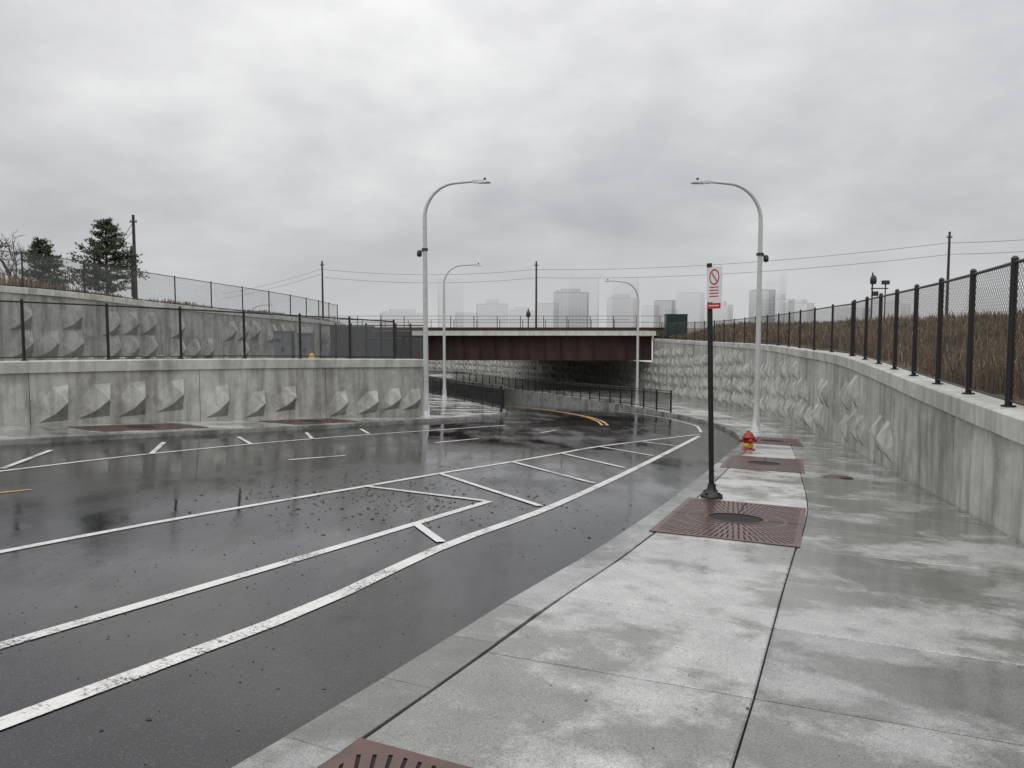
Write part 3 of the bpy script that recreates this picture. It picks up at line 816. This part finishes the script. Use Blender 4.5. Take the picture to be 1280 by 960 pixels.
for k in range(8):
    x=-13.9+k*1.05; y=57+k*.3
    pf.tube([(x,y,-2.6),(x,y,.35)],.07,0,6)
    if k<7: pf.face([(x,y,-2.4),(x+1.05,y+.3,-2.4),(x+1.05,y+.3,.2),(x,y,.2)],1,.5,[(0,0),(1.08,0),(1.08,2.6),(0,2.6)])
pf.tube([(-13.9,57,.2),(-6.55,59.1,.2)],.04,0,6); pf.build('yard_fence',[CDARK,CHG])

# ------------------------------------------------------------------ distant towers, dissolving into low cloud
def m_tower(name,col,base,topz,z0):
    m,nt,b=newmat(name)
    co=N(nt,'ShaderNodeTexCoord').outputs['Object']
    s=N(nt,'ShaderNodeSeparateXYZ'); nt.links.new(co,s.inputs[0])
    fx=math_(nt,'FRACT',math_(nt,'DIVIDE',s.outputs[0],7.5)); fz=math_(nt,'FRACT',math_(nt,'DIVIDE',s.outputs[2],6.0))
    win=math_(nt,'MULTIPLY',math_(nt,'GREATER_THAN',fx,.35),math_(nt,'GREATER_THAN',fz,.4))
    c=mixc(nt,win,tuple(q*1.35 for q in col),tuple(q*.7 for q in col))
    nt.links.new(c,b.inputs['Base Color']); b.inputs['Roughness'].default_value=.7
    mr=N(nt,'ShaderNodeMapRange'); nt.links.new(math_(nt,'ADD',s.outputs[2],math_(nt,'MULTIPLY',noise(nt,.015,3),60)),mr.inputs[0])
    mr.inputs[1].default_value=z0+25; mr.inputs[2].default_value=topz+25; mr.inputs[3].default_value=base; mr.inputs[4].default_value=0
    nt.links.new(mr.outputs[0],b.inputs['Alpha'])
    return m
def tower(x0p,x1p,hgt,dist,kind=0):
    mb=MB(); 
    def bx(xa,xb,z0,z1,yy,dp):
        P=[(xa,yy),(xb,yy),(xb,yy+dp),(xa,yy+dp)]
        v=[(x,y,z0) for x,y in P]+[(x,y,z1) for x,y in P]
        mb.shared(v,[(0,1,5,4),(1,2,6,5),(3,0,4,7),(4,5,6,7)],0)
    bx(x0p,x1p,-2,hgt,dist,40)
    w=x1p-x0p
    if kind==1: bx(x0p+w*.2,x1p-w*.25,hgt,hgt+7,dist+5,25); bx(x0p+w*.05,x0p+w*.15,hgt,hgt+4,dist+3,10)
    if kind==2: bx(x0p+w*.3,x1p-w*.3,hgt,hgt*1.18,dist+8,20)
    return mb
K=1500/980
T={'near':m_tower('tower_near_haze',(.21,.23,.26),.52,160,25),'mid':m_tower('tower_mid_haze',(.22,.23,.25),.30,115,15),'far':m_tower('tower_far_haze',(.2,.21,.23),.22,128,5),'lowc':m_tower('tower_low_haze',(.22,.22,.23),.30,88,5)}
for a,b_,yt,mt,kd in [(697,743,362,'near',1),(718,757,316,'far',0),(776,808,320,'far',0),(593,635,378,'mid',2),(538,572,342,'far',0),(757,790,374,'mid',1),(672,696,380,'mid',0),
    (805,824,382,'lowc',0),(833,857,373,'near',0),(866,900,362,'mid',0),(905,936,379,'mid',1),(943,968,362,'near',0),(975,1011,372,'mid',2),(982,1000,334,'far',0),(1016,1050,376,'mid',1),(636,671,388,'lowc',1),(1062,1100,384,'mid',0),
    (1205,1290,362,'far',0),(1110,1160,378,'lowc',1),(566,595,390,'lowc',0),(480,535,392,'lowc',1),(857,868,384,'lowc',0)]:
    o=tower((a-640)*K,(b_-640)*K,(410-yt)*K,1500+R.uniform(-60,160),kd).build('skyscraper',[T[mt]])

# ------------------------------------------------------------------ world: overcast sky
w=bpy.data.worlds.new('World'); sc.world=w; w.use_nodes=True; nt=w.node_tree
bg=nt.nodes['Background']; bg.inputs['Strength'].default_value=.1
sky=nt.nodes.new('ShaderNodeTexSky'); sky.sky_type='NISHITA'; sky.sun_disc=False; sky.sun_elevation=math.radians(48); sky.sun_rotation=math.radians(200)
tc=N(nt,'ShaderNodeTexCoord').outputs['Generated']
s=N(nt,'ShaderNodeSeparateXYZ'); nt.links.new(tc,s.inputs[0])
zz=math_(nt,'MAXIMUM',s.outputs[2],0.0); den=math_(nt,'ADD',zz,.30)
cb=N(nt,'ShaderNodeCombineXYZ'); nt.links.new(math_(nt,'DIVIDE',s.outputs[0],den),cb.inputs[0]); nt.links.new(math_(nt,'DIVIDE',s.outputs[1],den),cb.inputs[1]); cb.inputs[2].default_value=3.7
n1=noise(nt,.85,4,.5,cb.outputs[0]); n2=noise(nt,2.3,6,.6,cb.outputs[0]); n3=noise(nt,2.4,5,.55,tc,sc3=(1,1,1.9))
nm=math_(nt,'MULTIPLY_ADD',n1,.40,math_(nt,'MULTIPLY_ADD',n2,.24,math_(nt,'MULTIPLY',n3,.36)))
cl=ramp(nt,nm,[(.38,(.45,.455,.47)),(.46,(.54,.545,.56)),(.53,(.64,.64,.65)),(.62,(.79,.79,.785))])
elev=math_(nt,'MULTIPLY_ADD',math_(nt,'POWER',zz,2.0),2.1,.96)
low=N(nt,'ShaderNodeMapRange'); nt.links.new(zz,low.inputs[0]); low.inputs[1].default_value=0; low.inputs[2].default_value=.12; low.inputs[3].default_value=1; low.inputs[4].default_value=0
cl=mixc(nt,low.outputs[0],cl,(.60,.605,.615))
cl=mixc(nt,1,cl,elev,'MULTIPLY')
cl=mixc(nt,1,cl,10.0,'MULTIPLY')
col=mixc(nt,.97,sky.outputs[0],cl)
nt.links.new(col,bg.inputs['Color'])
sl=bpy.data.lights.new('sun','SUN'); sl.energy=.5; sl.angle=math.radians(40); sl.color=(1,.97,.93)
so=bpy.data.objects.new('sun',sl); sc.collection.objects.link(so)
so.rotation_euler=(math.radians(42),0,math.radians(-20))

cam=bpy.data.cameras.new('camera'); co=bpy.data.objects.new('camera',cam); sc.collection.objects.link(co)
cam.sensor_width=36; cam.lens=980/1280*36; cam.clip_end=9000; cam.clip_start=.05
co.location=(0,0,0); co.rotation_euler=(math.radians(90)-math.atan(70/980),0,0)
sc.camera=co
